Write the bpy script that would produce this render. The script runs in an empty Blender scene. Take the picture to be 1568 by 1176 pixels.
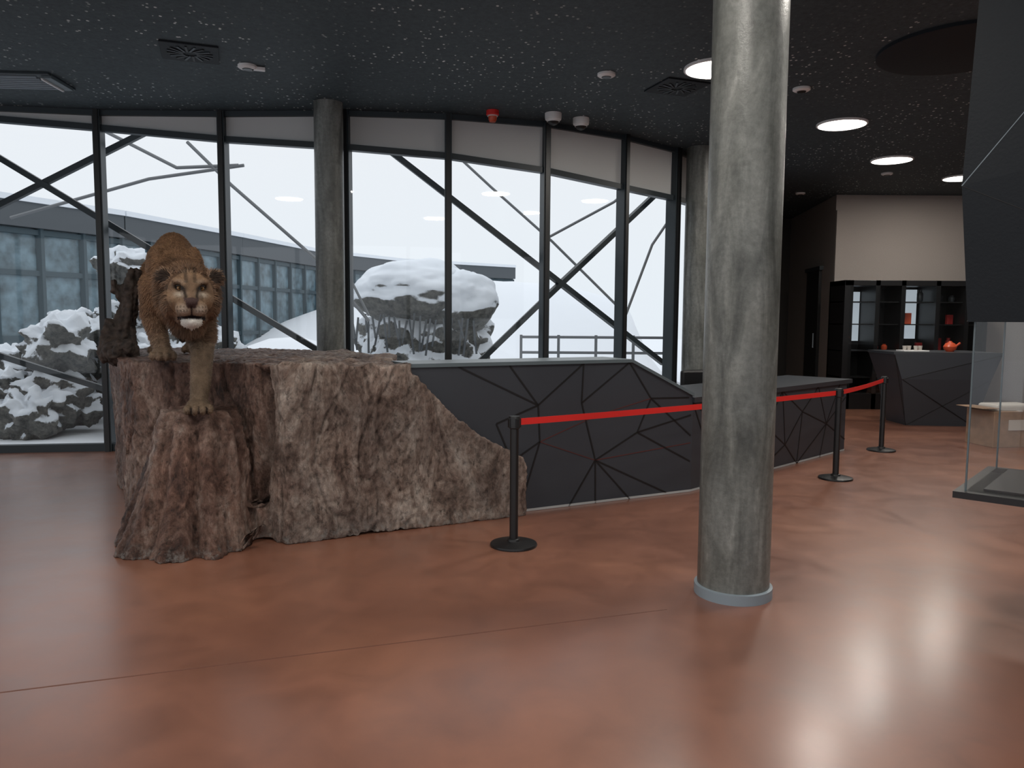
import bpy, bmesh, math, random
from mathutils import Vector, Matrix, noise, Euler
random.seed(7)
S=bpy.context.scene
C=S.collection
# ---------------------------------------------------------------- materials
def newmat(name):
    m=bpy.data.materials.new(name); m.use_nodes=True
    nt=m.node_tree; b=nt.nodes['Principled BSDF']; return m,nt,b
def ramp(nt,stops):
    r=nt.nodes.new('ShaderNodeValToRGB'); e=r.color_ramp.elements
    while len(e)>1: e.remove(e[-1])
    e[0].position=stops[0][0]; e[0].color=(*stops[0][1],1)
    for p,c in stops[1:]:
        x=e.new(p); x.color=(*c,1)
    return r
def mat(name,col,rough=.6,metal=0.,spec=.5,emis=None,es=0,bump=0,bscale=20,var=0):
    m,nt,b=newmat(name)
    b.inputs['Base Color'].default_value=(*col,1); b.inputs['Roughness'].default_value=rough
    b.inputs['Metallic'].default_value=metal; b.inputs['Specular IOR Level'].default_value=spec
    if emis: b.inputs['Emission Color'].default_value=(*emis,1); b.inputs['Emission Strength'].default_value=es
    if bump or var:
        tc=nt.nodes.new('ShaderNodeTexCoord'); n=nt.nodes.new('ShaderNodeTexNoise')
        n.inputs['Scale'].default_value=bscale; n.inputs['Detail'].default_value=6
        nt.links.new(tc.outputs['Object'],n.inputs['Vector'])
        if bump:
            bp=nt.nodes.new('ShaderNodeBump'); bp.inputs['Strength'].default_value=bump; bp.inputs['Distance'].default_value=.02
            nt.links.new(n.outputs['Fac'],bp.inputs['Height']); nt.links.new(bp.outputs['Normal'],b.inputs['Normal'])
        if var:
            r=ramp(nt,[(.3,tuple(c*(1-var) for c in col)),(.7,tuple(min(1,c*(1+var)) for c in col))])
            nt.links.new(n.outputs['Fac'],r.inputs['Fac']); nt.links.new(r.outputs['Color'],b.inputs['Base Color'])
    return m
def nz(nt,scale,detail=5,vec=None,rough=.5,dist=0):
    n=nt.nodes.new('ShaderNodeTexNoise'); n.inputs['Scale'].default_value=scale; n.inputs['Detail'].default_value=detail
    n.inputs['Roughness'].default_value=rough; n.inputs['Distortion'].default_value=dist
    if vec is not None: nt.links.new(vec,n.inputs['Vector'])
    return n
def mapping(nt,sc,src='Object'):
    tc=nt.nodes.new('ShaderNodeTexCoord'); mp=nt.nodes.new('ShaderNodeMapping'); mp.inputs['Scale'].default_value=sc
    nt.links.new(tc.outputs[src],mp.inputs['Vector']); return mp.outputs['Vector']
def mix(nt,a,b,fac,mode='MIX'):
    m=nt.nodes.new('ShaderNodeMix'); m.data_type='RGBA'; m.blend_type=mode
    for s,i in ((fac,0),(a,6),(b,7)):
        if hasattr(s,'links'): nt.links.new(s,m.inputs[i])
        elif isinstance(s,tuple): m.inputs[i].default_value=(*s,1)
        else: m.inputs[i].default_value=s
    return m.outputs[2]
def mth(nt,op,a,b,clamp=False):
    m=nt.nodes.new('ShaderNodeMath'); m.operation=op; m.use_clamp=clamp
    for s,i in((a,0),(b,1)):
        if hasattr(s,'links'): nt.links.new(s,m.inputs[i])
        else: m.inputs[i].default_value=s
    return m.outputs[0]

def mk_floor():
    m,nt,b=newmat('floor_resin_terracotta'); v=mapping(nt,(1,1,1))
    n1=nz(nt,.55,6,v,.6,.4); n2=nz(nt,2.6,8,v,.65,.6)
    r=ramp(nt,[(.3,(.180,.076,.050)),(.5,(.228,.097,.062)),(.7,(.30,.132,.080))])
    nt.links.new(n1.outputs['Fac'],r.inputs['Fac'])
    r2=ramp(nt,[(.3,(.82,.82,.82)),(.7,(1.14,1.12,1.10))]); nt.links.new(n2.outputs['Fac'],r2.inputs['Fac'])
    c=mix(nt,r.outputs['Color'],r2.outputs['Color'],1.0,'MULTIPLY'); nt.links.new(c,b.inputs['Base Color'])
    rr=ramp(nt,[(.3,(.30,)*3),(.7,(.42,)*3)]); nt.links.new(n2.outputs['Fac'],rr.inputs['Fac']); nt.links.new(rr.outputs['Color'],b.inputs['Roughness'])
    b.inputs['Specular IOR Level'].default_value=.7
    b.inputs['Coat Weight'].default_value=.6; b.inputs['Coat Roughness'].default_value=.22; b.inputs['Coat IOR'].default_value=1.5
    return m
def mk_ceiling():
    m,nt,b=newmat('ceiling_dark_perforated'); v=mapping(nt,(1,.8,1))
    vo=nt.nodes.new('ShaderNodeTexVoronoi'); vo.inputs['Scale'].default_value=17; nt.links.new(v,vo.inputs['Vector'])
    r=ramp(nt,[(.0,(1,)*3),(.17,(1,)*3),(.23,(0,)*3)]); nt.links.new(vo.outputs['Distance'],r.inputs['Fac'])
    n=nz(nt,.7,3,v); r2=ramp(nt,[(.42,(.12,)*3),(.60,(1,)*3)]); nt.links.new(n.outputs['Fac'],r2.inputs['Fac'])
    n5=nz(nt,9,2,v); r5=ramp(nt,[(.46,(0,)*3),(.54,(1,)*3)]); nt.links.new(n5.outputs['Fac'],r5.inputs['Fac'])
    f=mix(nt,r.outputs['Color'],r2.outputs['Color'],1.,'MULTIPLY'); f=mix(nt,f,r5.outputs['Color'],1.,'MULTIPLY')
    n4=nz(nt,25,5,v,.7); r4=ramp(nt,[(.3,(.016,.027,.034)),(.7,(.045,.068,.080))]); nt.links.new(n4.outputs['Fac'],r4.inputs['Fac'])
    c=mix(nt,r4.outputs['Color'],(.72,.76,.76),f); nt.links.new(c,b.inputs['Base Color'])
    b.inputs['Roughness'].default_value=.7
    return m
def mk_rock():
    m,nt,b=newmat('rock_painted_stone')
    v=mapping(nt,(1,1,.50)); v2=mapping(nt,(1,1,.8)); vo=mapping(nt,(1,1,1)); v4=mapping(nt,(1,1,.7))
    n1=nz(nt,4.2,15,v,.78,.5); n2=nz(nt,1.3,5,v2,.55,.5); n3=nz(nt,22,12,v4,.8); n7=nz(nt,2.2,4,v2,.5)
    r=ramp(nt,[(.35,(.085,.060,.050)),(.44,(.25,.180,.148)),(.50,(.37,.293,.250)),(.56,(.49,.415,.365)),(.66,(.66,.60,.55))])
    nt.links.new(n1.outputs['Fac'],r.inputs['Fac'])
    rr=ramp(nt,[(.35,(.034,.021,.018)),(.44,(.145,.076,.056)),(.51,(.255,.150,.115)),(.58,(.37,.255,.208)),(.68,(.58,.50,.45))])
    nt.links.new(n1.outputs['Fac'],rr.inputs['Fac'])
    sx=nt.nodes.new('ShaderNodeSeparateXYZ'); nt.links.new(vo,sx.inputs[0])
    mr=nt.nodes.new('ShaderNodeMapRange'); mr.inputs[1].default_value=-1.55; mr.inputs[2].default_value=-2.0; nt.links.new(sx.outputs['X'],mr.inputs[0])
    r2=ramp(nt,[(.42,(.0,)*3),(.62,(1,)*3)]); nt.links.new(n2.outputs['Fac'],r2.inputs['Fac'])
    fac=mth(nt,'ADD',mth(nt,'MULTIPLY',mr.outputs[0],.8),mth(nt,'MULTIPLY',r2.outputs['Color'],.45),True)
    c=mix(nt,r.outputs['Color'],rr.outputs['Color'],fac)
    r8=ramp(nt,[(.35,(.66,.63,.63)),(.65,(1.22,1.2,1.18))]); nt.links.new(n7.outputs['Fac'],r8.inputs['Fac']); c=mix(nt,c,r8.outputs['Color'],1.,'MULTIPLY')
    r3=ramp(nt,[(.38,(.32,)*3),(.47,(.95,)*3),(.62,(1.35,)*3)]); nt.links.new(n3.outputs['Fac'],r3.inputs['Fac'])
    c=mix(nt,c,r3.outputs['Color'],.9,'MULTIPLY')
    g=nt.nodes.new('ShaderNodeNewGeometry'); rp=ramp(nt,[(.40,(.14,.12,.11)),(.48,(.85,)*3),(.53,(1.06,)*3),(.62,(1.4,1.37,1.34))]); nt.links.new(g.outputs['Pointiness'],rp.inputs['Fac'])  # creases painted darker and ridges lighter, shade put into the rib colour
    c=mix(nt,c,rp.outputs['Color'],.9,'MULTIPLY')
    mz=nt.nodes.new('ShaderNodeMapRange'); mz.inputs[1].default_value=.12; mz.inputs[2].default_value=0; nt.links.new(sx.outputs['Z'],mz.inputs[0])
    r6=ramp(nt,[(.5,(0,)*3),(.62,(1,)*3)]); n6=nz(nt,14,8,vo,.7); nt.links.new(n6.outputs['Fac'],r6.inputs['Fac'])
    c=mix(nt,c,(.38,.37,.35),mth(nt,'MULTIPLY',mz.outputs[0],r6.outputs['Color']))
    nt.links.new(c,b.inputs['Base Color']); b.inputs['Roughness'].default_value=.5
    bp=nt.nodes.new('ShaderNodeBump'); bp.inputs['Strength'].default_value=1; bp.inputs['Distance'].default_value=.06
    nt.links.new(mth(nt,'ADD',mth(nt,'MULTIPLY',n3.outputs['Fac'],.6),n1.outputs['Fac']),bp.inputs['Height']); nt.links.new(bp.outputs['Normal'],b.inputs['Normal'])
    return m
def mk_concrete():
    m,nt,b=newmat('concrete_column'); v=mapping(nt,(1,1,.22)); v2=mapping(nt,(1,1,1))
    n1=nz(nt,6,8,v,.62,.8); n2=nz(nt,28,6,v2,.7); n3=nz(nt,1.6,4,v2)
    r=ramp(nt,[(.3,(.062,.066,.063)),(.46,(.130,.138,.131)),(.60,(.195,.205,.195)),(.74,(.33,.34,.325))]); nt.links.new(n1.outputs['Fac'],r.inputs['Fac'])
    r2=ramp(nt,[(.35,(.70,)*3),(.65,(1.15,)*3)]); nt.links.new(n2.outputs['Fac'],r2.inputs['Fac'])
    r3=ramp(nt,[(.35,(.76,.74,.70)),(.65,(1.12,)*3)]); nt.links.new(n3.outputs['Fac'],r3.inputs['Fac'])
    c=mix(nt,r.outputs['Color'],r2.outputs['Color'],.8,'MULTIPLY'); c=mix(nt,c,r3.outputs['Color'],.8,'MULTIPLY')
    nt.links.new(c,b.inputs['Base Color']); b.inputs['Roughness'].default_value=.34
    bp=nt.nodes.new('ShaderNodeBump'); bp.inputs['Strength'].default_value=.3; bp.inputs['Distance'].default_value=.01
    nt.links.new(n2.outputs['Fac'],bp.inputs['Height']); nt.links.new(bp.outputs['Normal'],b.inputs['Normal'])
    return m
def mk_snowrock(name,namp,t0,sc=5):
    m,nt,b=newmat(name); g=nt.nodes.new('ShaderNodeNewGeometry'); sx=nt.nodes.new('ShaderNodeSeparateXYZ')
    nt.links.new(g.outputs['Normal'],sx.inputs[0]); v=mapping(nt,(1,1,1)); n=nz(nt,sc,8,v,.75)
    a=mth(nt,'ADD',mth(nt,'MULTIPLY',n.outputs['Fac'],namp),sx.outputs['Z'])
    r=ramp(nt,[(max(0,t0),(0,)*3),(max(0,t0)+.12,(1,)*3)]); nt.links.new(mth(nt,'SUBTRACT',a,min(0,t0)),r.inputs['Fac'])
    r2=ramp(nt,[(.35,(.025,.028,.028)),(.65,(.16,.155,.14))]); nt.links.new(n.outputs['Fac'],r2.inputs['Fac'])
    c=mix(nt,r2.outputs['Color'],(.72,.77,.83),r.outputs['Color']); nt.links.new(c,b.inputs['Base Color']); b.inputs['Roughness'].default_value=.8
    return m
def mk_glass(name,refl=.05,tint=(1,1,1)):
    m=bpy.data.materials.new(name); m.use_nodes=True; nt=m.node_tree; nt.nodes.clear()
    o=nt.nodes.new('ShaderNodeOutputMaterial'); t=nt.nodes.new('ShaderNodeBsdfTransparent'); t.inputs[0].default_value=(*tint,1)
    g=nt.nodes.new('ShaderNodeBsdfGlossy'); g.inputs['Roughness'].default_value=.02; mx=nt.nodes.new('ShaderNodeMixShader')
    mx.inputs[0].default_value=refl
    nt.links.new(t.outputs[0],mx.inputs[1]); nt.links.new(g.outputs[0],mx.inputs[2]); nt.links.new(mx.outputs[0],o.inputs[0]); return m
def mk_vcol(name,rough=.75,spec=.2,bump=0):
    m,nt,b=newmat(name); a=nt.nodes.new('ShaderNodeVertexColor'); a.layer_name='Col'
    nt.links.new(a.outputs['Color'],b.inputs['Base Color']); b.inputs['Roughness'].default_value=rough; b.inputs['Specular IOR Level'].default_value=spec
    if bump:
        v=mapping(nt,(1,.3,1)); n=nz(nt,90,4,v); bp=nt.nodes.new('ShaderNodeBump'); bp.inputs['Strength'].default_value=bump; bp.inputs['Distance'].default_value=.006
        nt.links.new(n.outputs['Fac'],bp.inputs['Height']); nt.links.new(bp.outputs['Normal'],b.inputs['Normal'])
    return m
M=dict(
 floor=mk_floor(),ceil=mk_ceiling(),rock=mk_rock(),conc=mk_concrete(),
 snowrock=mk_snowrock('snow_on_rock',.9,.60,9),snowcap=mk_snowrock('snow_cap_thick',.25,-.15),
 glass=mk_glass('window_glass',.04,(.97,.985,.99)),cglass=mk_glass('case_glass',.06,(.97,.98,.98)),
 frame=mat('frame_anthracite',(.022,.032,.039),.45),
 blind=mat('blind_fabric_grey',(.56,.57,.57),.8,bump=.1,bscale=120),
 snow=mat('snow',(.78,.82,.87),.9,bump=.4,bscale=2),
 panel=mat('desk_panel_anthracite',(.038,.043,.053),.45,bump=.05,bscale=200),
 groove=mat('groove_black',(.006,.006,.007),.5),
 cap=mat('desk_cap_grey',(.11,.14,.155),.35),
 top=mat('desk_worktop_dark',(.038,.043,.051),.4),
 redrefl=mat('reflection_redbrown',(.09,.02,.018),.6),
 trim=mat('trim_pale',(.42,.42,.42),.5),
 black=mat('black_plastic',(.010,.010,.011),.38),
 blackm=mat('black_matte',(.008,.011,.015),.6,spec=.25,bump=.1,bscale=60),
 red=mat('belt_red',(.70,.022,.018),.55),
 white=mat('white_plastic',(.75,.75,.75),.4),
 wall=mat('wall_taupe',(.34,.30,.275),.85,bump=.15,bscale=80,var=.05),
 dwall=mat('wall_dark',(.045,.04,.037),.8,bump=.1,bscale=60),
 ring=mat('column_ring',(.24,.29,.33),.4),
 seam=mat('floor_seam',(.165,.072,.050),.5),
 bark=mat('stump_bark',(.035,.024,.019),.8,bump=1.,bscale=18,var=.7),
 facade=mat('facade_frame',(.035,.060,.074),.6),
 facglass=mat('facade_glass',(.105,.16,.19),.3,bump=.02,bscale=3,var=.55),
 roof=mat('facade_roof',(.08,.09,.10),.7),
 card=mat('cardboard',(.27,.17,.11),.8,var=.15,bscale=8),
 paper=mat('paper_white',(.5,.46,.42),.7),
 orange=mat('glazed_orange',(.60,.09,.035),.35),
 goodr=mat('carton_dark_red',(.30,.02,.02),.5),
 goodg=mat('jar_smoked',(.05,.05,.055),.2),
 shopglow=mat('niche_mirror_glow',(.5,.58,.62),.5,emis=(.8,.9,1),es=.4),  # glow put in for the white mirrored in the cabinet niches
 lampface=mat('lamp_diffuser',(.9,.9,.9),.5,emis=(1,.95,.86),es=9),
 lion=mk_vcol('lion_skin_fur',.75,.2,.6),fur=mk_vcol('lion_fur_strands',.6,.25),
 eye=mat('eye_amber',(.16,.085,.03),.08), pupil=mat('pupil_black',(.004,.004,.004),.05),
 lid=mat('eyelid_dark',(.02,.013,.010),.5),
 cable=mat('aviary_cable',(.16,.17,.18),.6),
)
# ---------------------------------------------------------------- helpers
def empty(name,loc=(0,0,0)):
    e=bpy.data.objects.new(name,None); e.location=loc; C.objects.link(e); e.empty_display_size=.1
    return e
def link(o,parent=None,m=None,smooth=False):
    C.objects.link(o)
    if m is not None: o.data.materials.append(m)
    if smooth:
        for p in o.data.polygons: p.use_smooth=True
    if parent is not None:
        o.parent=parent; o.matrix_parent_inverse=Matrix.Translation(-Vector(parent.location))
    return o
def mesh(name,v,f,m,parent=None,smooth=False):
    me=bpy.data.meshes.new(name); me.from_pydata([tuple(x) for x in v],[],f); me.validate()
    bm=bmesh.new(); bm.from_mesh(me); bmesh.ops.recalc_face_normals(bm,faces=bm.faces); bm.to_mesh(me); bm.free()
    return link(bpy.data.objects.new(name,me),parent,m,smooth)
def frommb(name,bm,m,parent=None,smooth=False):
    me=bpy.data.meshes.new(name); bm.to_mesh(me); bm.free()
    return link(bpy.data.objects.new(name,me),parent,m,smooth)
def bevel(o,w,seg=2):
    b=o.modifiers.new('bevel','BEVEL'); b.width=w; b.segments=seg; b.limit_method='ANGLE'; return o
def box(name,c,s,m,parent=None,rz=0,bev=0):
    bm=bmesh.new(); bmesh.ops.create_cube(bm,size=1)
    bmesh.ops.scale(bm,vec=s,verts=bm.verts); bmesh.ops.rotate(bm,matrix=Matrix.Rotation(rz,3,'Z'),verts=bm.verts)
    bmesh.ops.translate(bm,vec=c,verts=bm.verts)
    o=frommb(name,bm,m,parent)
    if bev: bevel(o,bev)
    return o
def beam(name,a,b,w,d,m,parent=None,up=Vector((0,0,1))):
    a=Vector(a);b=Vector(b); z=(b-a); L=z.length; z.normalize()
    x=up.cross(z)
    if x.length<1e-3: x=Vector((1,0,0))
    x.normalize(); y=z.cross(x)
    v=[]
    for t in (0,L):
        for sx,sy in((-1,-1),(1,-1),(1,1),(-1,1)): v.append(a+z*t+x*sx*w/2+y*sy*d/2)
    return mesh(name,v,[(0,1,2,3),(4,5,6,7),(0,1,5,4),(1,2,6,5),(2,3,7,6),(3,0,4,7)],m,parent)
def lathe(name,prof,c,m,parent=None,seg=48,smooth=True):
    v=[];f=[]; n=len(prof)
    for i in range(seg):
        a=2*math.pi*i/seg
        for r,z in prof: v.append((c[0]+r*math.cos(a),c[1]+r*math.sin(a),c[2]+z))
    for i in range(seg):
        j=(i+1)%seg
        for k in range(n-1): f.append((i*n+k,j*n+k,j*n+k+1,i*n+k+1))
    f.append(tuple(i*n for i in range(seg))[::-1]); f.append(tuple(i*n+n-1 for i in range(seg)))
    o=mesh(name,v,f,m,parent,smooth)
    if smooth:
        e=o.modifiers.new('es','EDGE_SPLIT'); e.split_angle=math.radians(40)
    return o
def rod(name,a,b,r,m,parent=None,seg=12):
    a=Vector(a);b=Vector(b); bm=bmesh.new()
    bmesh.ops.create_cone(bm,cap_ends=True,segments=seg,radius1=r,radius2=r,depth=(b-a).length)
    q=(b-a).to_track_quat('Z','Y').to_matrix().to_4x4(); q.translation=(a+b)/2
    bmesh.ops.transform(bm,matrix=q,verts=bm.verts); return frommb(name,bm,m,parent)
def prism(name,poly,z0,z1,m,parent=None):
    n=len(poly); v=[(x,y,z0) for x,y in poly]+[(x,y,z1) for x,y in poly]
    f=[tuple(range(n))[::-1],tuple(range(n,2*n))]+[(i,(i+1)%n,n+(i+1)%n,n+i) for i in range(n)]
    return mesh(name,v,f,m,parent)
def ell(bm,c,r,sub=3,rot=None):
    g=bmesh.ops.create_icosphere(bm,subdivisions=sub,radius=1)['verts']
    bmesh.ops.scale(bm,vec=r if hasattr(r,'__len__') else (r,r,r),verts=g)
    if rot is not None: bmesh.ops.rotate(bm,matrix=rot,verts=g)
    bmesh.ops.translate(bm,vec=c,verts=g)
def bake_remesh(bm,voxel,smooth_it=0):
    me=bpy.data.meshes.new('tmp'); bm.to_mesh(me); bm.free()
    o=bpy.data.objects.new('tmp',me); C.objects.link(o)
    r=o.modifiers.new('r','REMESH'); r.mode='VOXEL'; r.voxel_size=voxel
    if smooth_it:
        s=o.modifiers.new('s','SMOOTH'); s.iterations=smooth_it; s.factor=.5
    dg=bpy.context.evaluated_depsgraph_get(); ev=o.evaluated_get(dg); out=bpy.data.meshes.new_from_object(ev)
    bpy.data.objects.remove(o); return out
H=4.10
# ---------------------------------------------------------------- room shell
W=[(-9.3,8.75),(-7.9,8.98),(-6.45,9.2),(-4.97,9.43),(-3.49,9.45),(-1.99,9.38),(-.79,9.5),(.40,9.84),(1.47,10.5),(2.31,11.27),(3.0,12.2),(3.6,13.3)]
HB=[4.02,4.0,3.97,3.90,3.78,3.68,3.61,3.51,3.42,3.40,3.4,3.4]
room=W+[(4.7,18.8),(12,18.8),(12,-3.5),(-9.3,-3.5)]
prism('floor',room,-.05,0,M['floor'])
prism('ceiling',room,H,H+.3,M['ceil'])
for i in range(len(W)-1):
    a=Vector((*W[i],0)); b=Vector((*W[i+1],0)); w=empty('window_%d'%(i+1),(a+b)/2)
    d=(b-a).normalized(); n=Vector((d.y,-d.x,0))
    za,zb=HB[i],HB[i+1]; Z=lambda z:Vector((0,0,z))
    beam('sill_rail',a+Z(.045),b+Z(.045),.10,.09,M['frame'],w)
    beam('head_rail',a+Z(za),b+Z(zb),.10,.07,M['frame'],w)
    beam('top_rail',a+Z(H-.03),b+Z(H-.03),.10,.06,M['frame'],w)
    mesh('header_blind',[a+Z(za+.03),b+Z(zb+.03),b+Z(H-.05),a+Z(H-.05),
        a+Z(za+.03)-n*.04,b+Z(zb+.03)-n*.04,b+Z(H-.05)-n*.04,a+Z(H-.05)-n*.04],
        [(0,1,2,3),(4,5,6,7),(0,1,5,4),(1,2,6,5),(2,3,7,6),(3,0,4,7)],M['blind'],w)
    mesh('glass_pane',[a+Z(.09),b+Z(.09),b+Z(zb-.03),a+Z(za-.03)],[(0,1,2,3)],M['glass'],w)
    wd=.085 if i<8 else .13
    c=b
    box('mullion',(c.x,c.y,H/2),(wd,.17,H),M['frame'],w,math.atan2(d.y,d.x))
    box('mullion_cover',(c.x+n.x*.09,c.y+n.y*.09,H/2),(wd*.6,.03,H),M['black'],w,math.atan2(d.y,d.x))
def glazed(name,a,b,n):
    w=empty(name,(a[0],a[1],0)); a=Vector((*a,0)); b=Vector((*b,0))
    for k in range(n+1):
        p=a.lerp(b,k/n); box('mullion',(p.x,p.y,H/2),(.1,.1,H),M['frame'],w)
    beam('sill_rail',a+Vector((0,0,.05)),b+Vector((0,0,.05)),.1,.1,M['frame'],w)
    beam('head_rail',a+Vector((0,0,H-.2)),b+Vector((0,0,H-.2)),.1,.4,M['frame'],w)
glazed('window_12',(-9.3,-3.5),(-9.3,8.7),7); glazed('window_13',(-9.3,-3.5),(12,-3.5),12)
box('wall_right',(12.05,7.65,H/2),(.1,22.3,H),M['dwall'])
box('wall_far',(8.3,18.85,H/2),(7.4,.1,H),M['dwall'])
beam('wall_left_rear',(3.62,13.35,H/2),(4.7,18.8,H/2),.1,H,M['dwall'])
bw=prism('wall_back',[(6.28,15.2),(12,15.2),(12,15.4),(6.5,15.4),(6.85,18.8),(6.7,18.8)],0,H,M['wall'])
tb=box('trim_1',(6.35,15.17,1.9),(.14,.06,3.8),M['wall'])
d1=empty('door_1',(6.5,17,0))
beam('door_leaf',(6.345,16.0,1.35),(6.44,16.9,1.35),.06,2.7,M['black'],d1)
beam('door_lintel',(6.335,15.9,2.74),(6.45,17.0,2.74),.10,.08,M['frame'],d1)
rod('door_handle',(6.28,16.1,1.1),(6.28,16.1,1.4),.012,M['ring'],d1)
th=empty('wall_thermostat',(6.45,15.1,1.3)); box('housing',(6.45,15.13,1.3),(.14,.03,.12),M['white'],th,bev=.006); box('display',(6.45,15.11,1.31),(.06,.01,.04),M['black'],th)
beam('floor_seam',(-6.0,2.04,0.0002),(.9,4.30,0.0002),.009,.002,M['seam'])
# ---------------------------------------------------------------- columns
def column(x,y,r,ringh=.06):
    e=empty('concrete_column',(x,y,0))
    prof=[(r,0)]+[(r,z) for z in (.5,1,1.5,2,2.5,3,3.5,H)]
    lathe('shaft',prof,(x,y,0),M['conc'],e,64)
    lathe('base_ring',[(r+.018,0),(r+.018,ringh),(r+.002,ringh+.004)],(x,y,0),M['ring'],e,64)
    return e
column(1.357,4.58,.213); column(-2.12,9.02,.165); column(2.66,11.2,.19)
# ---------------------------------------------------------------- desk
dsk=empty('reception_desk',(1.5,7.5,0))
u=Vector((.891,.454,0)); nrm=Vector((.454,-.891,0)); O1=Vector((.013,6.34,0))-nrm*.12
def P(m_,z,off=0): return O1+u*m_+Vector((0,0,z))+nrm*off
prof=[(-.86,0),(2.0,0),(2.0,.92),(1.98,.95),(1.27,1.27),(-.86,1.27)]
T=.45
v=[P(a,b) for a,b in prof]+[P(a,b,-T) for a,b in prof]; n=len(prof)
mesh('front_panel_body',v,[tuple(range(n)),tuple(range(n,2*n))]+[(i,(i+1)%n,n+(i+1)%n,n+i) for i in range(n)],M['panel'],dsk)
def capstrip(a,b,t=.03):
    A=[P(a[0],a[1],.02),P(b[0],b[1],.02),P(b[0],b[1],-T-.02),P(a[0],a[1],-T-.02)]
    vv=A+[x+Vector((0,0,t)) for x in A]
    mesh('cap_board',vv,[(0,1,2,3),(4,5,6,7),(0,1,5,4),(1,2,6,5),(2,3,7,6),(3,0,4,7)],M['cap'],dsk)
capstrip((-.86,1.27),(1.27,1.27)); capstrip((1.27,1.27),(2.0,.93))
def strip(F,a,b,w,mt):
    dx=b[0]-a[0]; dz=b[1]-a[1]; L=math.hypot(dx,dz); px,pz=-dz/L*w/2,dx/L*w/2
    q=[(a[0]+px,a[1]+pz),(b[0]+px,b[1]+pz),(b[0]-px,b[1]-pz),(a[0]-px,a[1]-pz)]
    mesh('panel_line',[F(x,z,.004) for x,z in q]+[F(x,z,-.002) for x,z in q],[(0,1,2,3),(4,5,6,7),(0,1,5,4),(1,2,6,5),(2,3,7,6),(3,0,4,7)],M[mt],dsk)
A_=(.30,.92);B_=(.893,.395);C_=(1.5,.93);D_=(1.25,1.27);E_=(.02,1.27);F_=(.756,1.27);G_=(-.45,1.27);Hn=(-.1,.78)
for a,b in [(A_,E_),(A_,F_),(A_,G_),(A_,Hn),(F_,(.74,.92)),((.74,.92),B_),(D_,(.74,.92)),(D_,C_),(C_,(1.95,.92)),(C_,(1.35,.62)),(B_,(1.35,.62)),((1.35,.62),(1.98,.30)),
            (B_,(.9,0)),(B_,(.62,0)),(B_,(1.28,0)),(B_,(1.7,.02)),((.32,.60),(.12,0)),((.32,.6),A_),(Hn,(.12,.3)),(C_,(1.98,.55)),((1.35,.62),(1.98,.75)),((.05,.45),(.32,.6))]:
    strip(P,a,b,.015,'groove')
for a,b in [((.32,.60),(.9,.80)),((.9,.80),C_),((.32,.60),B_),(B_,(1.98,.48))]: strip(P,a,b,.007,'redrefl')  # reddish reflections of the belt painted as thin strips on the panel
strip(P,(.13,.012),(2.0,.012),.02,'trim')
a2=P(2.0,0); b2=Vector((4.27,9.78,0)); u2=(b2-a2).normalized(); n2=Vector((u2.y,-u2.x,0)); L2=(b2-a2).length
def P2(m_,z,off=0): return a2+u2*m_+Vector((0,0,z))+n2*off
q=[P2(0,0),P2(L2,0),P2(L2,0,-.75),P2(.35,0,-.75)]
prism('low_body',[(p.x,p.y) for p in q],0,.87,M['panel'],dsk)
q=[P2(-.02,0,.03),P2(L2+.1,0,.03),P2(L2+.1,0,-.85),P2(.35,0,-.85)]
prism('low_counter_top',[(p.x,p.y) for p in q],.87,.92,M['top'],dsk)
nodes=[(0,.87),(.5,.0),(.6,.87),(.75,.45),(1.1,.87),(1.25,.0),(1.45,.5),(1.8,.87),(1.9,.25),(2.2,.0),(2.3,.6),(2.7,.87),(2.8,.0),(2.95,.4),(3.3,.87),(L2,.15),(L2,.7)]
ed=[(0,3),(2,3),(3,1),(3,5),(3,4),(4,6),(6,5),(6,7),(6,3),(6,8),(8,5),(8,9),(8,7),(10,7),(10,8),(10,11),(10,9),(10,13),(13,12),(13,11),(13,14),(13,15),(9,13),(13,16),(0,1)]
for i,j in ed: strip(P2,nodes[i],nodes[j],.015,'groove')
strip(P2,(0,.012),(L2,.012),.02,'trim')
cxx,cyy=2.22,9.95
oc=empty('office_chair',(cxx,cyy,0))
box('seat',(cxx,cyy,.5),(.46,.46,.09),M['black'],oc,.4,bev=.03); box('backrest',(cxx+.1,cyy-.2,.80),(.42,.07,.46),M['black'],oc,.4,bev=.03)
rod('gas_lift',(cxx,cyy,.08),(cxx,cyy,.47),.03,M['frame'],oc)
for k in range(5):
    a=k*2*math.pi/5; e_=(cxx+.3*math.cos(a),cyy+.3*math.sin(a)); rod('foot',(cxx,cyy,.09),(e_[0],e_[1],.06),.018,M['black'],oc)
    rod('castor',(e_[0]-.02,e_[1],.03),(e_[0]+.02,e_[1],.03),.03,M['black'],oc)
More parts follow.
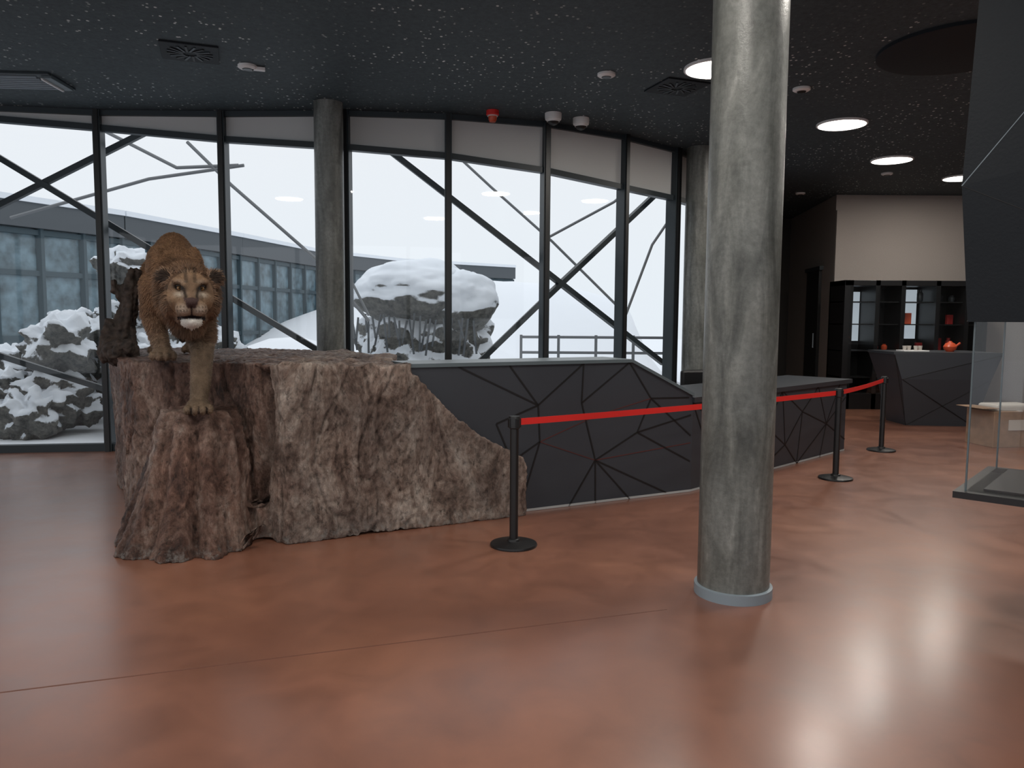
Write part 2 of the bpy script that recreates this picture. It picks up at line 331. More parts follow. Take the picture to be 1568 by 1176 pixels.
# ---------------------------------------------------------------- stanchions
def stan(x,y):
    e=empty('belt_stanchion',(x,y,0))
    lathe('base',[(.172,0),(.174,.008),(.170,.018),(.12,.030),(.05,.036),(.045,.05),(.035,.055)],(x,y,0),M['black'],e)
    lathe('post',[(.0315,.04),(.0315,.87)],(x,y,0),M['black'],e,32)
    lathe('belt_cassette',[(.034,.865),(.042,.872),(.042,.945),(.038,.957),(.02,.96)],(x,y,0),M['black'],e,32)
    for k in range(4):
        a=k*math.pi/2+.5; box('belt_slot',(x+.042*math.cos(a),y+.042*math.sin(a),.908),(.012,.03,.066),M['black'],e,a,bev=.002)
    return e
p1,p2,p3=(.02,5.54),(3.42,8.01),(4.757,9.80)
s1=stan(*p1); s2=stan(*p2); s3=stan(*p3)
def belt(e,a,b,sag=.012):
    a=Vector((*a,.912));b=Vector((*b,.912)); d=(b-a).normalized(); a=a+d*.045; b=b-d*.045; N=16; vv=[];ff=[]
    for i in range(N+1):
        t=i/N; p=a.lerp(b,t); p.z-=sag*4*t*(1-t)
        n_=Vector((-d.y,d.x,0))*.0012
        vv+=[p+n_+Vector((0,0,.024)),p+n_-Vector((0,0,.024)),p-n_-Vector((0,0,.024)),p-n_+Vector((0,0,.024))]
    for i in range(N):
        for k in range(4): ff.append((i*4+k,i*4+(k+1)%4,i*4+4+(k+1)%4,i*4+4+k))
    ff+=[(0,1,2,3),(N*4,N*4+1,N*4+2,N*4+3)]
    mesh('belt',vv,ff,M['red'],e)
    box('belt_clip',(b.x,b.y,b.z),(.03,.012,.056),M['black'],e,math.atan2(d.y,d.x))
belt(s1,p1,p2); belt(s2,p2,p3)
# ---------------------------------------------------------------- rock plinth
bm=bmesh.new()
def bprism(poly,z0,z1,sc=1.0,cx=0,cy=0):
    n=len(poly); vb=[bm.verts.new((x,y,z0)) for x,y in poly]; vt=[bm.verts.new((cx+(x-cx)*sc,cy+(y-cy)*sc,z1)) for x,y in poly]
    bm.faces.new(vb[::-1]); bm.faces.new(vt)
    for i in range(n): bm.faces.new((vb[i],vb[(i+1)%n],vt[(i+1)%n],vt[i]))
ur=u; O0=Vector((.013,6.34,0))
def R(m_,off=0): p=O0+ur*m_-nrm*off; return (p.x,p.y)
bprism([(-4.16,8.0),(-3.50,6.85),(-3.13,6.16),(-2.95,6.0),(-2.6,5.93),(-2.1,5.87),(-1.84,5.66),R(-1.86,0),R(-.97,0),R(-.9,.10),R(-.95,.4),(-1.15,7.3),(-2.4,8.3),(-3.9,8.5)],0,1.31,1.03,-2.2,6.3)
sp=[(-1.2,0),(.13,0),(.14,.42),(.10,.50),(-.04,.57),(-.28,.70),(-.5,.86),(-.66,1.02),(-.80,1.15),(-.97,1.31),(-1.2,1.31)]
def RV(m_,z,off): p=O0+ur*m_-nrm*off; return (p.x,p.y,z)
fv=[bm.verts.new(RV(a,b,0.0)) for a,b in sp]; bv=[bm.verts.new(RV(a,b,.105)) for a,b in sp]; n=len(sp)
bm.faces.new(fv); bm.faces.new(bv[::-1])
for i in range(n): bm.faces.new((fv[(i+1)%n],fv[i],bv[i],bv[(i+1)%n]))
seg=160; rings=30; prev=None
for k in range(rings+1):
    t=k/rings; z=t*.985; cx=-2.335+.05*t; cy=5.57+.03*t
    rr=.485*(1-t)+.285*t+.06*(1-t)**4
    if t>.95: rr*=.94
    ring=[]
    for i in range(seg):
        a=2*math.pi*i/seg
        w_=a*5+.5+.5*math.sin(2*a+1)+.30*math.sin(2.2*t+a)
        fl=abs(math.sin(w_))**.6
        fl2=abs(math.sin(a*11+1.0*t+.8*math.sin(a*3)))**.7
        r_=rr*(.70+.26*fl+.08*fl2+.03*math.sin(a*2+t*5))
        ring.append(bm.verts.new((cx+r_*math.cos(a),cy+r_*.95*math.sin(a),z)))
    if prev:
        for i in range(seg): bm.faces.new((prev[i],prev[(i+1)%seg],ring[(i+1)%seg],ring[i]))
    else: bm.faces.new(ring[::-1])
    prev=ring
bm.faces.new(prev)
bmesh.ops.recalc_face_normals(bm,faces=bm.faces)
me=bake_remesh(bm,.015,1)
me.update()
nn=[v.normal.copy() for v in me.vertices]
def ridged(p): return 1-abs(noise.noise(p))*2
for v,nv in zip(me.vertices,nn):
    p=v.co; side=1-max(0,nv.z)**2
    q=Vector((p.x*1.8,p.y*1.8,p.z*1.1)); q2=Vector((p.x*3.6,p.y*3.6,p.z*1.5)); q3=Vector((p.x*20,p.y*20,p.z*14)); q4=Vector((p.x*9,p.y*9,p.z*4.5))
    but=1 if (math.hypot(p.x+2.32,(p.y-5.57))<.62 and p.z<.99 and p.y<5.75) else 0
    thin=.85 if p.x<-.85 else .5
    d=side*thin*((1-but)*(.040*noise.noise(q)-.022*max(0,ridged(q2+Vector((3,1,7)))-.88)/.12)-.010*(1-.6*but)*max(0,ridged(q4)-.78)/.22+.014*noise.noise(q4))+.011*noise.noise(q3)+.009*noise.noise(q3*2.3)
    d-=side*.13*math.exp(-((p.x+1.84+.04*math.sin(p.z*5))/.045)**2)*(1 if p.y<6.1 else 0)
    d+=(1-side)*.022*noise.noise(Vector((p.x*5,p.y*5,2)))
    edge=max(0,min(1,(p.z-.95)/.3))*max(0,min(1,(p.x+2.0)/.3))
    v.co=p+nv*d
    v.co.z+=edge*(.035*noise.noise(Vector((p.x*2.6,p.y*2.6,5)))+.02*noise.noise(Vector((p.x*9,p.y*9,5))))
    if v.co.z<0.0: v.co.z=0
rk=empty('rock_plinth',(-2,6.5,0))
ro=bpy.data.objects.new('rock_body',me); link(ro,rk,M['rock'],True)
bm=bmesh.new()
def chain(bm,ch,steps=7,sub=2):
    for (a,ra),(b,rb) in zip(ch[:-1],ch[1:]):
        a=Vector(a);b=Vector(b)
        for i in range(steps+1):
            t=i/steps; ell(bm,a.lerp(b,t),ra*(1-t)+rb*t,sub)
chain(bm,[((-3.38,6.66,1.36),.13),((-3.36,6.68,1.55),.10),((-3.32,6.68,1.74),.085),((-3.29,6.68,1.90),.08),((-3.27,6.70,2.04),.055)])
chain(bm,[((-3.34,6.66,1.80),.06),((-3.39,6.62,1.90),.045),((-3.40,6.6,1.96),.03)]); chain(bm,[((-3.42,6.6,1.36),.13),((-3.46,6.62,1.48),.09),((-3.46,6.62,1.58),.05)]); chain(bm,[((-3.34,6.5,1.36),.10),((-3.24,6.45,1.40),.07)])
me=bake_remesh(bm,.013,1); me.update(); ns=[v.normal.copy() for v in me.vertices]
for v,nv in zip(me.vertices,ns): v.co+=nv*(-.045*max(0,ridged(Vector((v.co.x*9,v.co.y*9,v.co.z*3)))-.6)+.035*noise.noise(Vector((v.co.x*14,v.co.y*14,v.co.z*6)))+.014*noise.noise(v.co*35))
link(bpy.data.objects.new('dark_stump',me),rk,M['bark'],True)
# ---------------------------------------------------------------- lion
LO=Vector((-2.75,6.3,1.325))
lion=empty('lion',LO)
HC=Vector((.10,1.02,.50))
def h(x,y,z): return HC+Vector((x,y,z))
bm=bmesh.new()
ell(bm,(0,-.68,.82),(.175,.30,.255)); ell(bm,(0,-.40,.77),(.175,.34,.24)); ell(bm,(0,-.1,.69),(.19,.36,.25)); ell(bm,(0.01,.22,.62),(.205,.33,.27))
ell(bm,(.02,.42,.57),(.19,.22,.25))
for s in(-1,1):
    ell(bm,(.01+s*.13,.34,.68),(.075,.17,.19)); ell(bm,(s*.12,-.68,.72),(.115,.22,.25))
chain(bm,[((.02,.4,.62),.19),((.05,.65,.58),.17),((.09,.88,.53),.15)],8,3)
ell(bm,(.085,.88,.50),(.190,.10,.205)); ell(bm,(.06,.70,.48),(.17,.16,.22)); ell(bm,(.08,.82,.34),(.12,.11,.13))
ell(bm,h(0,0,.035),(.135,.165,.118)); 
for s in(-1,1):
    ell(bm,h(s*.085,.00,-.05),(.080,.11,.10)); ell(bm,h(s*.060,.125,.082),(.048,.045,.026))
    ell(bm,h(s*.040,.235,-.085),(.050,.065,.048)); ell(bm,h(s*.078,.09,-.03),(.048,.07,.05))
ell(bm,h(0,.03,.085),(.10,.12,.08))
chain(bm,[(h(0,.08,.080),.060),(h(0,.19,.015),.055),(h(0,.265,-.035),.044)],7,3)
ell(bm,h(0,.15,-.08),(.085,.13,.075)); ell(bm,h(0,.292,-.045),(.042,.025,.026))
ell(bm,h(0,.185,-.160),(.058,.080,.042)); ell(bm,h(0,.05,-.13),(.09,.12,.07))
for s in(-1,1):
    ell(bm,h(s*.140,-.045,.112),(.045,.026,.046),3,Matrix.Rotation(-s*.35,3,'Z')); ell(bm,h(s*.115,-.05,.085),(.045,.04,.04))
def paw(c,s=1.3):
    x,y,z=c
    ell(bm,(x,y-.02,z+.05),(.064*s,.085*s,.052))
    for k,(dx,dy) in enumerate(((-.057,.050),(-.020,.080),(.020,.080),(.057,.050))): ell(bm,(x+dx*s,y+dy*s,z+.034),(.0205*s,.042*s,.036),2)
chain(bm,[((.15,.40,.60),.13),((.18,.50,.34),.105),((.175,.70,.06),.082),((.155,.87,-.14),.070),((.135,.985,-.27),.060)],8,3)
paw((.13,1.05,-.345))
chain(bm,[((-.13,.38,.56),.12),((-.155,.31,.36),.095),((-.13,.30,.20),.070),((-.105,.34,.10),.062)],8,3); paw((-.095,.38,0.0))
for s,dy in((-1,0),(1,-.12)):
    chain(bm,[((s*.13,-.68+dy,.70),.15),((s*.16,-.47+dy,.44),.10),((s*.15,-.68+dy,.33),.065),((s*.14,-.86+dy,.24),.052),((s*.14,-.82+dy,.08),.050)],8,3); paw((s*.14,-.76+dy,0))
chain(bm,[((0,-.93,.88),.05),((0,-1.12,.72),.035),((.0,-1.2,.45),.028),((.05,-1.22,.25),.026)],10,2); ell(bm,(.06,-1.22,.17),(.045,.045,.09))
me=bake_remesh(bm,.0105,2)
for v in me.vertices:
    p=v.co-HC
    if p.y>.02 and abs(p.x)<.12 and -.25<p.z<.15:
        for s in(-1,1):
            d=(p-Vector((s*.062,.145,.042))).length
            if d<.036: v.co.y-=.018*(1-(d/.036)**2)
        lz=-.132-.12*abs(p.x)
        g=math.exp(-((p.z-lz)/.008)**2)
        if abs(p.x)<.075 and p.y>.10: v.co.y-=.016*g
        if abs(p.x)<.006 and -.13<p.z<-.065 and p.y>.2: v.co.y-=.008
def lcol(p):
    q=p-HC
    n1=noise.noise(p*6); n2=noise.noise(Vector((p.x*30,p.y*10,p.z*30)))
    c=Vector((.160,.088,.048))*(1+.35*n1+.3*n2)
    if p.z>.9: c=c*1.1
    low=max(0,min(1,(.36-p.z)/.3))
    if p.y<.93: c=c.lerp(Vector((.185,.138,.10))*(1+.3*n2),low*.7)
    mane=math.exp(-(((p.y-.76)/.2)**2)); 
    if p.z>.15: c=c.lerp(Vector((.068,.037,.022))*(1+.9*n1+.4*n2),.7*mane)
    if p.y>.6 and p.z<.15: c=Vector((.140,.098,.066))*(1+.5*n1+.3*n2)
    if p.y>1.15 and p.z<-.22:
        for tx in(-.05,0,.05):
            if abs(p.x-.13-tx)<.007: c=Vector((.03,.02,.015))
    if q.y>-.08 and -.27<q.z<.25 and abs(q.x)<.24:
        r=math.hypot(q.x/.19,(q.z-.0)/.2)
        if r>.70 or q.y<.0:
            c=c.lerp(Vector((.070,.040,.025))*(1+1.0*n2),.65)
        else: c=c.lerp(Vector((.20,.127,.078))*(1+.35*n2),.8)
        if abs(q.x)<.032 and q.z<.12 and q.y>.1: c=Vector((.155,.098,.062))*(1+.3*n2)
        if q.z>.07 and abs(abs(q.x)-.025)<.010 and q.y>.03: c=c*.55
        for s in(-1,1):
            dd=Vector((q.x-s*.062,0,q.z-.042))
            tilt=dd.z-.30*s*dd.x
            if q.y>.05:
                pale=math.exp(-((dd.x/.028)**2+((dd.z+.040)/.017)**2)); c=c.lerp(Vector((.44,.38,.31)),.9*pale)
                pale=math.exp(-((dd.x/.028)**2+((dd.z-.034)/.012)**2)); c=c.lerp(Vector((.32,.25,.19)),.6*pale)
                dk=math.exp(-((dd.x/.032)**2+(tilt/.017)**2)*1.0); c=c.lerp(Vector((.010,.007,.006)),min(1,1.8*dk))
                tx=.040-.25*(.03-q.z) if q.z<.03 else .040
                if -.04<q.z<.035: c=c.lerp(Vector((.02,.012,.008)),.9*math.exp(-(((abs(q.x)-max(.03,tx))/.008)**2)))
        mz=math.exp(-((abs(q.x)-.044)/.034)**2-((q.z+.090)/.032)**2)
        if q.y>.15: c=c.lerp(Vector((.34,.28,.23)),.85*mz)
        if q.y>.15 and abs(q.x)>.02 and q.z<-.065 and q.z>-.115 and (int((q.z+.2)/.012)%2==0) and int(abs(q.x)/.009)%2==0: c=c*.5
        if q.y>.08 and q.z<-.145 and abs(q.x)<.060: c=Vector((.58,.56,.52))
        if q.y>.262 and abs(q.x)<.040-(-.03-q.z)*.35 and -.080<q.z<-.022: c=Vector((.055,.032,.030))
        if q.y>.10 and abs(q.z-(-.132-.12*abs(q.x)))<.009 and abs(q.x)<.085: c=Vector((.010,.006,.006))
        if q.y>.2 and abs(q.x)<.005 and -.13<q.z<-.07: c=Vector((.02,.01,.01))
        for s in(-1,1):
            d=(q-Vector((s*.140,-.02,.112))).length
            if d<.034: c=Vector((.03,.018,.012))
            elif d<.055: c=Vector((.18,.11,.07))
    if p.y<-1.1 and p.z<.27: c=Vector((.02,.012,.008))
    return tuple(max(.003,min(1,x)) for x in c)+(1,)
ca=me.color_attributes.new('Col','FLOAT_COLOR','POINT')
for i,v in enumerate(me.vertices): ca.data[i].color=lcol(v.co)
LM=Matrix(((.917,.40,0,LO.x),(.40,-.917,0,LO.y),(0,0,1,LO.z),(0,0,0,1)))
def sst(a,b,x):
    t=max(0,min(1,(x-a)/(b-a))); return t*t*(3-2*t)
def warp(p):
    q=p-HC; w=sst(-.28,-.06,q.y)*sst(.08,.24,p.z)
    return LM@(HC+q*(1+.13*w)+Vector((0,0,-.018*w)))
me.update()
fv=[];ff=[];fc=[]
def furlen(p):
    q=p-HC
    if q.y>.02 and abs(q.x)<.13 and -.2<q.z<.13: return .005 if q.z>-.135 else .012
    if q.y>-.02 and q.z<.2 and p.z>.15: return .030
    if .58<p.y<1.02 and p.z>.15: return .046
    if p.z<.1: return .009
    if p.y>.8: return .010
    return .020
for poly in me.polygons:
    c=poly.center; L=furlen(c); k=2 if L<.03 else 3
    nv=poly.normal
    qe=c-HC
    if qe.y>.09 and min((qe-Vector((s*.062,.14,.042))).length for s in(-1,1))<.022: continue
    for _ in range(k):
        p=c+Vector((random.uniform(-.006,.006),random.uniform(-.006,.006),random.uniform(-.006,.006)))
        q=p-HC
        if q.y>-.1 and abs(q.x)<.25: flow=Vector((q.x*4,-.9,q.z*3-.35))
        else: flow=Vector((0,-.9,-.55))
        if q.y>.20: L=min(L,.004)
        flow=flow-nv*flow.dot(nv)
        if flow.length>1e-4: flow.normalize()
        d=(nv*.36+flow*.9+Vector((random.gauss(0,.15),random.gauss(0,.15),random.gauss(0,.15)))).normalized()
        l=L*random.uniform(.6,1.3); t=nv.cross(d)
        if t.length<1e-4: continue
        t.normalize(); w=.0022 if L<.018 else .003
        i=len(fv); p0=p-nv*.002
        fv+=[p0+t*w,p0-t*w,p0+d*l*.6+t*w*.5,p0+d*l*.6-t*w*.5,p0+d*l-Vector((0,0,l*.18))]
        ff+=[(i,i+1,i+3,i+2),(i+2,i+3,i+4)]
        col=lcol(p); g=random.uniform(.7,1.4); cc=tuple(min(1,x*g) for x in col[:3])+(1,)
        fc+=[cc]*5
for v in me.vertices: v.co=warp(v.co)
lb=bpy.data.objects.new('body',me); me.flip_normals(); link(lb,lion,M['lion'],True)
fm=bpy.data.meshes.new('fur'); fm.from_pydata([tuple(warp(x)) for x in fv],[],ff)
ca=fm.color_attributes.new('Col','FLOAT_COLOR','POINT')
buf=[x for c in fc for x in c]; ca.data.foreach_set('color',buf)
link(bpy.data.objects.new('fur',fm),lion,M['fur'])
def sph(name,c,r,m,parent,sc=(1,1,1)):
    bm=bmesh.new(); ell(bm,(0,0,0),[r*1.11*x for x in sc],3); bmesh.ops.translate(bm,vec=warp(Vector(c)),verts=bm.verts); return frommb(name,bm,m,parent,True)
for s in(-1,1):
    sph('eye',h(s*.062,.130,.040),.0155,M['eye'],lion); sph('pupil',h(s*.062,.1425,.040),.0052,M['pupil'],lion)
    sph('upper_lid',h(s*.062,.134,.053),.02,M['lid'],lion,(1,.75,.35))
# ---------------------------------------------------------------- ceiling fixtures
def downlight(x,y,r=.28,power=32):
    e=empty('ceiling_light',(x,y,H))
    lathe('trim_ring',[(r+.02,0),(r+.02,-.02),(r,-.025),(r,-.005)],(x,y,H),M['white'],e)
    lathe('diffuser',[(r,-.004),(r,-.012)],(x,y,H),M['lampface'],e)
    l=bpy.data.lights.new('lamp','AREA'); l.shape='DISK'; l.size=2*r*.95; l.energy=power; l.color=(1,.94,.86)
    o=bpy.data.objects.new('lamp',l); C.objects.link(o); o.location=(x,y,H-.03); o.parent=e; o.matrix_parent_inverse=Matrix.Translation((-x,-y,-H))
for x,y in [(4.07,9.78),(5.72,11.88),(1.95,7.69),(6.5,8.2),(7.6,13.3),(2.6,4.9),(4.6,3.0),(5.5,6.0),(.5,3.2),(-2.2,3.6),(-5.2,3.0),(0,0),(3.2,.4),(-3.5,.2)]: downlight(x,y)  # lamps in view come first; the rest are added to brighten the interior
def spot(x,y):
    e=empty('ceiling_spotlight',(x,y,H))
    lathe('housing',[(.09,0),(.09,-.02),(.075,-.03),(.06,-.035)],(x,y,H),M['white'],e,32)
    lathe('lens',[(.05,-.034),(.045,-.04)],(x,y,H),M['black'],e,24)
for x,y in[(-2.6,7.73),(.92,7.9),(3.03,8.34),(6.17,12.96),(5.5,15.0)]: spot(x,y)
box('bracket',(-2.52,7.76,H-.02),(.16,.06,.03),M['white'],bpy.data.objects['ceiling_spotlight'],.3,bev=.005)
def diffuser(x,y,rz=.35):
    e=empty('ceiling_air_diffuser',(x,y,H)); box('plate',(x,y,H-.008),(.5,.5,.016),M['blackm'],e,rz,bev=.004)
    for k in range(16):
        a=k*math.pi/8+rz; beam('swirl_vane',(x+.06*math.cos(a),y+.06*math.sin(a),H-.02),(x+.2*math.cos(a+.25),y+.2*math.sin(a+.25),H-.02),.02,.008,M['groove'] if k%2 else M['frame'],e)
diffuser(-3.0,7.35); diffuser(1.71,8.31); 
e=empty('ceiling_air_grille',(-5.3,8.2,H)); box('frame',(-5.45,8.2,H-.012),(1.5,.55,.024),M['frame'],e,.06,bev=.004)
for k in range(7): box('louver',(-5.5,8.00+k*.065,H-.03),(1.3,.015,.02),M['ring'],e,.06)
box('end_cover',(-4.75,8.24,H-.03),(.10,.44,.03),M['cap'],e,.06); box('end_strip',(-4.80,8.24,H-.05),(.02,.42,.02),M['white'],e,.06)
e=empty('fire_alarm_beacon',(-.25,9.3,H)); 
lathe('base',[(.075,0),(.075,-.05),(.06,-.06)],(-.25,9.3,H),M['red'],e,32); lathe('lens',[(.05,-.06),(.05,-.10),(.035,-.13)],(-.25,9.3,H),M['orange'],e,32); lathe('collar',[(.062,-.055),(.062,-.068)],(-.25,9.3,H),M['white'],e,32)
for x,y in[(.47,9.4),(.82,9.62)]:
    e=empty('dome_camera',(x,y,H)); lathe('housing',[(.10,0),(.10,-.05),(.095,-.075)],(x,y,H),M['white'],e,32)
    lathe('dome',[(.075,-.07),(.07,-.10),(.05,-.125),(.02,-.14)],(x,y,H),M['black'],e,32); lathe('eyelid',[(.08,-.07),(.076,-.095),(.074,-.1)],(x,y,H),M['white'],e,32)
e=empty('ceiling_raft',(4.1,7.1,H)); lathe('panel',[(.7,0),(.7,-.03),(.68,-.035)],(4.0,7.1,H),M['blackm'],e,64)
# ---------------------------------------------------------------- suspended showcase (right)
sc=empty('suspended_display_case',(2.9,4.1,1))
A=Vector((2.33,4.0,0)); e1=Vector((.66,.75,0)).normalized(); e2=Vector((.75,-.66,0)).normalized(); La,Lb=.95,1.3
def Q(a,b,z): return A+e1*a+e2*b+Vector((0,0,z))
def qprism(name,a0,a1,b0,b1,z0,z1,m): 
    return prism(name,[(Q(a,b,0).x,Q(a,b,0).y) for a,b in((a0,b0),(a1,b0),(a1,b1),(a0,b1))],z0,z1,m,sc)
qprism('base_tray',0,La,0,Lb,.735,.77,M['black']); 
qprism('glass_panes',.05,La-.04,.05,Lb-.04,.77,1.66,M['cglass'])
hv=[Q(0.02,.02,1.66),Q(La,.02,1.66),Q(La,Lb,1.66),Q(.02,Lb,1.66),Q(-.03,-.03,2.35),Q(La,-.03,2.55),Q(La,Lb,2.3),Q(-.03,Lb,2.6),Q(0.02,0.02,H),Q(La,0.02,H),Q(La,Lb,H),Q(0.02,Lb,H)]
mesh('hood',hv,[(0,1,5),(0,5,4),(1,2,6),(1,6,5),(2,3,7),(2,7,6),(3,0,4),(3,4,7),(4,5,9),(4,9,8),(5,6,10),(5,10,9),(6,7,11),(6,11,10),(7,4,8),(7,8,11),(0,1,2,3),(8,9,10,11)],M['blackm'],sc)
for a,b in[(4,3),(4,11),(7,8),(0,5),(4,9)]:
    rod('hood_seam',hv[a],hv[b],.0025,M['ring'] if (a,b)==(4,11) else M['groove'],sc,6)
for a,b in((.05,.05),(La-.04,.05),(.05,Lb-.04)): rod('glass_edge',Q(a,b,.77),Q(a,b,1.66),.005,M['cap'],sc,6)
qprism('inner_pad',.12,La-.1,.12,Lb-.1,.77,.78,M['black'])
# ---------------------------------------------------------------- shop corner
cb=empty('shop_display_cabinet',(7.3,14.7,0)); y0,y1=14.45,15.15; x0,x1=6.2,8.9; zt=2.42
box('back_panel',((x0+x1)/2,y1-.03,zt/2),(x1-x0,.04,zt),M['black'],cb)
box('top_board',((x0+x1)/2,(y0+y1)/2,zt-.05),(x1-x0,y1-y0,.10),M['black'],cb,bev=.005)
box('plinth',((x0+x1)/2,(y0+y1)/2,.15),(x1-x0,y1-y0,.30),M['black'],cb,bev=.005)
for x in (x0+.08,x0+.62,x0+1.1,x0+1.75,x0+2.3,x1-.05): box('upright',(x,(y0+y1)/2,zt/2),(.08 if x!=x0+.08 else .16,y1-y0,zt),M['black'],cb)
for z in(.6,1.1,1.6,2.02): box('shelf',((x0+x1)/2,(y0+y1)/2+.03,z),(x1-x0,y1-y0-.1,.02),M['black'],cb)
box('glass_doors',((x0+x1)/2,y0-.01,zt/2+.1),(x1-x0-.2,.008,zt-.4),M['cglass'],cb)
box('mirror_niche',(x0+.35,y1-.07,1.75),(.42,.02,.95),M['shopglow'],cb); box('mirror_niche',(x0+1.42,y1-.07,1.8),(.5,.02,.95),M['shopglow'],cb)
cols=['goodr','goodg','goodg','goodr','top','orange','goodr','goodg']
for z in(.61,1.11,1.61,2.03):
    for i in range(9):
        x=x0+.75+i*.2+random.uniform(-.03,.03)
        if any(abs(x-q)<.11 for q in(x0+.62,x0+1.1,x0+1.75,x0+2.3)) or random.random()<.3: continue
        hh=random.uniform(.10,.24); mt=M[random.choice(cols)]
        if random.random()<.4: lathe('jar',[(.04,0),(.055,.03),(.055,hh*.7),(.03,hh*.85),(.035,hh)],(x,14.75,z),mt,cb,20)
        else: box('carton',(x,14.75,z+hh/2),(.12,.06,hh),mt,cb,random.uniform(-.3,.3),bev=.004)
sd=empty('shop_counter',(6.8,12.6,0)); 
bt=[(6.32,12.25),(7.35,12.15),(7.35,12.9),(6.32,12.9)]; tp=[(6.02,12.1),(7.62,11.95),(7.62,13.0),(6.02,13.0)]; mid=[(6.15,12.1),(7.5,12.0),(7.5,12.95),(6.15,12.95)]
vv=[(x,y,0) for x,y in bt]+[(x,y,.75) for x,y in mid]+[(x,y,1.14) for x,y in tp]
fs=[]
for k in(0,4):
    for i in range(4):
        a,b,c_,d_=k+i,k+(i+1)%4,k+4+(i+1)%4,k+4+i; fs+=[(a,b,c_),(a,c_,d_)]
fs+=[(0,1,2,3),(8,9,10,11)]
mesh('body',vv,fs,M['panel'],sd); prism('worktop',[(x+(x-6.8)*.02,y) for x,y in tp],1.14,1.18,M['top'],sd)
for a,b in((0,8),(1,4),(4,9),(0,5)): rod('panel_line',vv[a],vv[b],.006,M['groove'],sd,6)
pt=empty('orange_teapot',(7.05,12.4,1.18)); lathe('pot',[(.05,0),(.09,.04),(.10,.08),(.07,.13),(.03,.15),(.02,.17)],(7.05,12.4,1.18),M['orange'],pt,28); rod('spout',(7.12,12.4,1.25),(7.21,12.4,1.32),.016,M['orange'],pt)
tr=empty('serving_tray',(6.45,12.4,1.18)); box('tray',(6.45,12.4,1.19),(.4,.28,.02),M['white'],tr,bev=.005)
for i in range(4): lathe('cup',[(.025,0),(.035,.07),(.031,.07),(.022,.01)],(6.32+i*.09,12.4+.04*(i%2),1.2),M['paper'],tr,16)
cx=empty('cardboard_box',(6.7,10.3,0))
box('carton',(6.72,10.38,.24),(.80,.50,.48),M['card'],cx,.15,bev=.006)
for sgn in(-1,1): box('flap',(6.72+sgn*.44,10.38+sgn*.066,.52),(.26,.48,.006),M['card'],cx,.15)
box('label',(6.70,10.115,.30),(.26,.006,.14),M['paper'],cx,.15); box('packed_paper',(6.72,10.38,.51),(.60,.36,.10),M['paper'],cx,.15,bev=.03); box('tape',(6.72,10.38,.483),(.05,.505,.006),M['paper'],cx,.15)
# ---------------------------------------------------------------- outside
bm=bmesh.new(); bmesh.ops.create_grid(bm,x_segments=120,y_segments=120,size=45)
for v in bm.verts:
    v.co.y+=25; x,y=v.co.x,v.co.y
    z=-.10
    if y>13 and x<4:
        z+=min(1,(y-13)/4)*(.25+.3*noise.noise(Vector((x*.2,y*.2,0))))
        for cx_,cy_,rx_,ry_,hh in((1.5,26,6,4,2.0),(-3,31,7,4,2.6),(-5.5,19,2,2,1.0)): z+=hh*math.exp(-((x-cx_)/rx_)**2-((y-cy_)/ry_)**2)*min(1,(y-13)/4)
    v.co.z=z
frommb('snow_ground',bm,M['snow'],None,True)
lt=empty('facade_lattice',(0,10,0))
def fb(a,b,w=.07): beam('brace',(a[0],a[1],a[2]),(b[0],b[1],b[2]),w,w,M['frame'],lt)
fb((-7.3,9.55,4.2),(-2.0,9.85,.95)); fb((-2.0,9.85,.95),(-.6,9.95,.0)); fb((-8.8,9.3,1.65),(-4.1,9.85,4.2)); fb((-8.8,9.3,2.0),(-5.0,9.85,.65)); fb((-5,9.85,.65),(-3.5,9.85,-.05))
fb((-2.1,9.75,4.15),(.39,10.2,2.31)); fb((.39,10.2,2.31),(2.3,11.7,1.0)); fb((-1.5,9.85,.05),(.45,10.25,1.95)); fb((.45,10.25,1.95),(2.2,11.55,3.6))
av=empty('aviary_cable_net',(0,13,3))
def cab(pts,r=.028):
    for a,b in zip(pts[:-1],pts[1:]): rod('cable',(a[0]*.93,13,1.66+(a[2]-1.66)*.93),(b[0]*.93,13,1.66+(b[2]-1.66)*.93),r,M['cable'],av,8)
cab([(-5.8,14,4.75),(-5.03,14,4.0),(-3.5,14,2.67),(-2.6,14,1.6)]); cab([(-9,14,3.4),(-6.5,14,4.1),(-4.8,14,4.35)]); cab([(-7.8,14,5.2),(-6,14,4.3),(-4.9,14,4.35)])
cab([(-1.4,14,4.9),(-.4,14,4.0),(.7,14,3.05),(2.0,14,1.8)],.022); cab([(.6,14,3.1),(1.8,14,3.75),(2.8,14,4.6)],.022); cab([(2.0,14,1.6),(2.5,14,3.0),(3.3,14,4.2)],.022); cab([(-2.9,14,2.3),(-2.6,14,1.7)],.022)
cab([(-3.2,14,4.8),(-1.5,14,4.75),(.4,14,4.55),(1.5,14,4.2)],.018)
bd=empty('courtyard_building',(-10,25,0))
fp=[(-13.5,14.5),(-12.3,18.3),(-10.9,21.5),(-9.6,27),(-8.4,33),(-5.5,38),(0,42)]
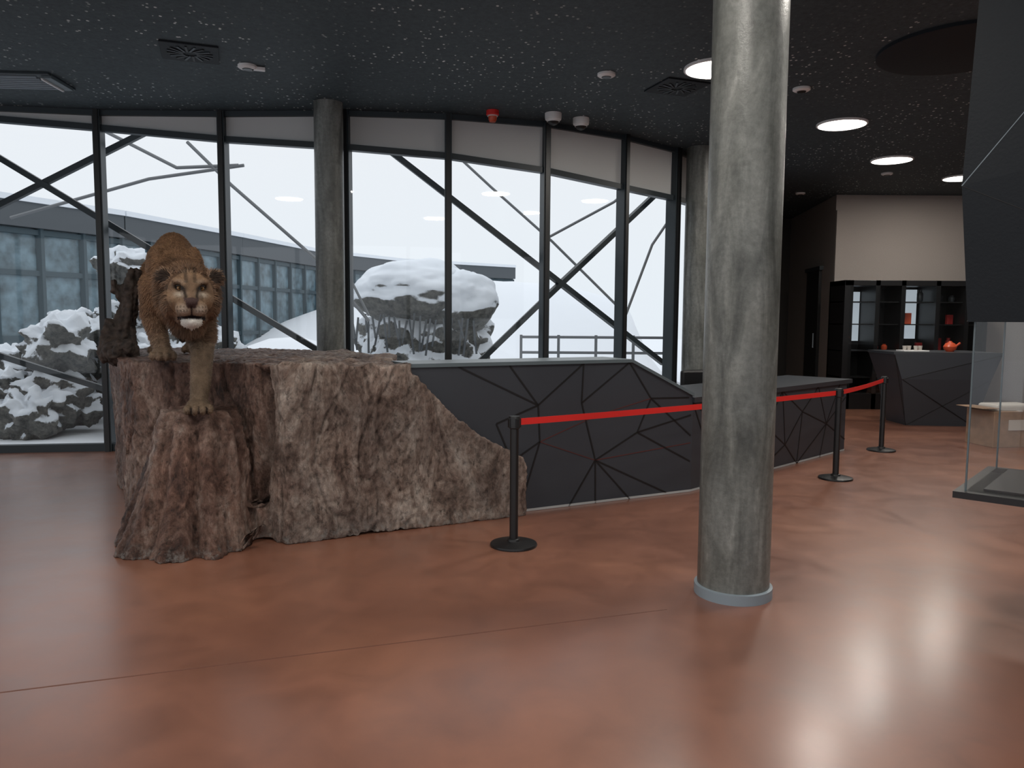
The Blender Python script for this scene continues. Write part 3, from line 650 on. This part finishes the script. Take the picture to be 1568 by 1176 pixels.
for a,b in zip(fp[:-1],fp[1:]):
    beam('glass_wall',(*a,1.9),(*b,1.9),.1,3.8,M['facglass'],bd); beam('roof_band',(*a,4.1),(*b,4.1),.5,.6,M['roof'],bd); beam('roof_snow',(*a,4.47),(*b,4.47),.6,.14,M['snow'],bd)
    A_=Vector((*a,0));B2=Vector((*b,0)); nseg=max(3,int((B2-A_).length/1.1)); d=(B2-A_).normalized(); nx=Vector((d.y,-d.x,0))*.1
    for k in range(nseg): 
        p=A_.lerp(B2,k/nseg)+nx; beam('facade_mullion',(p.x,p.y,0),(p.x,p.y,3.8),.13,.14,M['facade'],bd)
    for z in(.1,1.1,2.7,3.7): beam('facade_transom',(a[0]+nx.x,a[1]+nx.y,z),(b[0]+nx.x,b[1]+nx.y,z),.08,.13,M['facade'],bd)
def lump(c,r,seed,amp=.35,sub=5,fs=1.0):
    bm=bmesh.new(); bmesh.ops.create_icosphere(bm,subdivisions=sub,radius=1)
    for v in bm.verts:
        p=v.co.copy(); dd=1+amp*noise.noise(p*1.6*fs+Vector((seed,0,0)))+amp*.5*noise.noise(p*4*fs+Vector((0,seed,0)))+amp*.22*noise.noise(p*11*fs)
        v.co=Vector((p.x*r[0],p.y*r[1],p.z*r[2]))*dd+Vector(c)
    return bm
sr=empty('snowy_rock',(-6.35,11.7,.4))
rnd=random.Random(4)
for k in range(75):
    x=rnd.uniform(-8.4,-4.9); y=rnd.uniform(10.9,13.4); top=max(.15,2.9-abs(x+6.3)*1.25-(.9 if y<11.6 else 0))
    z=rnd.uniform(0,1)*top*.9; r_=rnd.uniform(.26,.50)
    frommb('rock',lump((x,y+z*.3,z),(r_,r_*.85,r_*rnd.uniform(.7,1.1)),k,.5,4,1.2),M['snowrock'],sr,True)
sb=empty('snowy_boulder',(-1.7,15,.5))
frommb('rock_core',lump((-1.75,15.2,.9),(1.30,1.0,1.15),21,.3,5,1.3),M['snowrock'],sb,True)
frommb('snow_cap',lump((-1.9,15.0,2.16),(1.15,1.15,.62),5,.15,5,.7),M['snowcap'],sb,True)
frommb('snow_cap',lump((-1.0,14.9,1.98),(.70,.8,.62),9,.15,5,.7),M['snowcap'],sb,True)
for k in range(24):
    x=-2.9+.095*k+random.uniform(-.03,.03); z0_=1.65+random.uniform(-.05,.1)
    rod('dry_stem',(x,13.95+random.uniform(-.05,.2),z0_),(x+random.uniform(-.1,.1),14.0,z0_-random.uniform(.3,.7)),.02,M['roof'],sb,5)
fe=empty('garden_fence',(1.8,17.5,0))
for z in(.9,1.25): beam('rail',(.2,17.5,z),(3.6,17.5,z),.05,.06,M['cable'],fe)
for k in range(5): beam('post',(.2+k*.85,17.5,-.0),(.2+k*.85,17.5,1.3),.06,.06,M['cable'],fe)
# ---------------------------------------------------------------- world, camera
w=bpy.data.worlds.new('overcast_sky'); S.world=w; w.use_nodes=True; nt=w.node_tree; bg=nt.nodes['Background']
tc=nt.nodes.new('ShaderNodeTexCoord'); sx=nt.nodes.new('ShaderNodeSeparateXYZ'); nt.links.new(tc.outputs['Generated'],sx.inputs[0])
r=ramp(nt,[(.0,(.74,.79,.84)),(.2,(.77,.80,.84)),(.5,(1.0,1.02,1.05))]); nt.links.new(sx.outputs['Z'],r.inputs['Fac']); nt.links.new(r.outputs['Color'],bg.inputs['Color'])
bg.inputs['Strength'].default_value=1.05
cam=bpy.data.cameras.new('camera'); cam.sensor_width=36; cam.lens=36*1178/1568
co=bpy.data.objects.new('camera',cam); C.objects.link(co)
co.matrix_world=Matrix.Translation((0,0,1.66))@Matrix.Rotation(math.radians(90-4.85),4,'X')@Matrix.Rotation(.0068,4,'Z')
S.camera=co
S.view_settings.view_transform='Standard'; S.view_settings.look='None'; S.view_settings.exposure=0.14
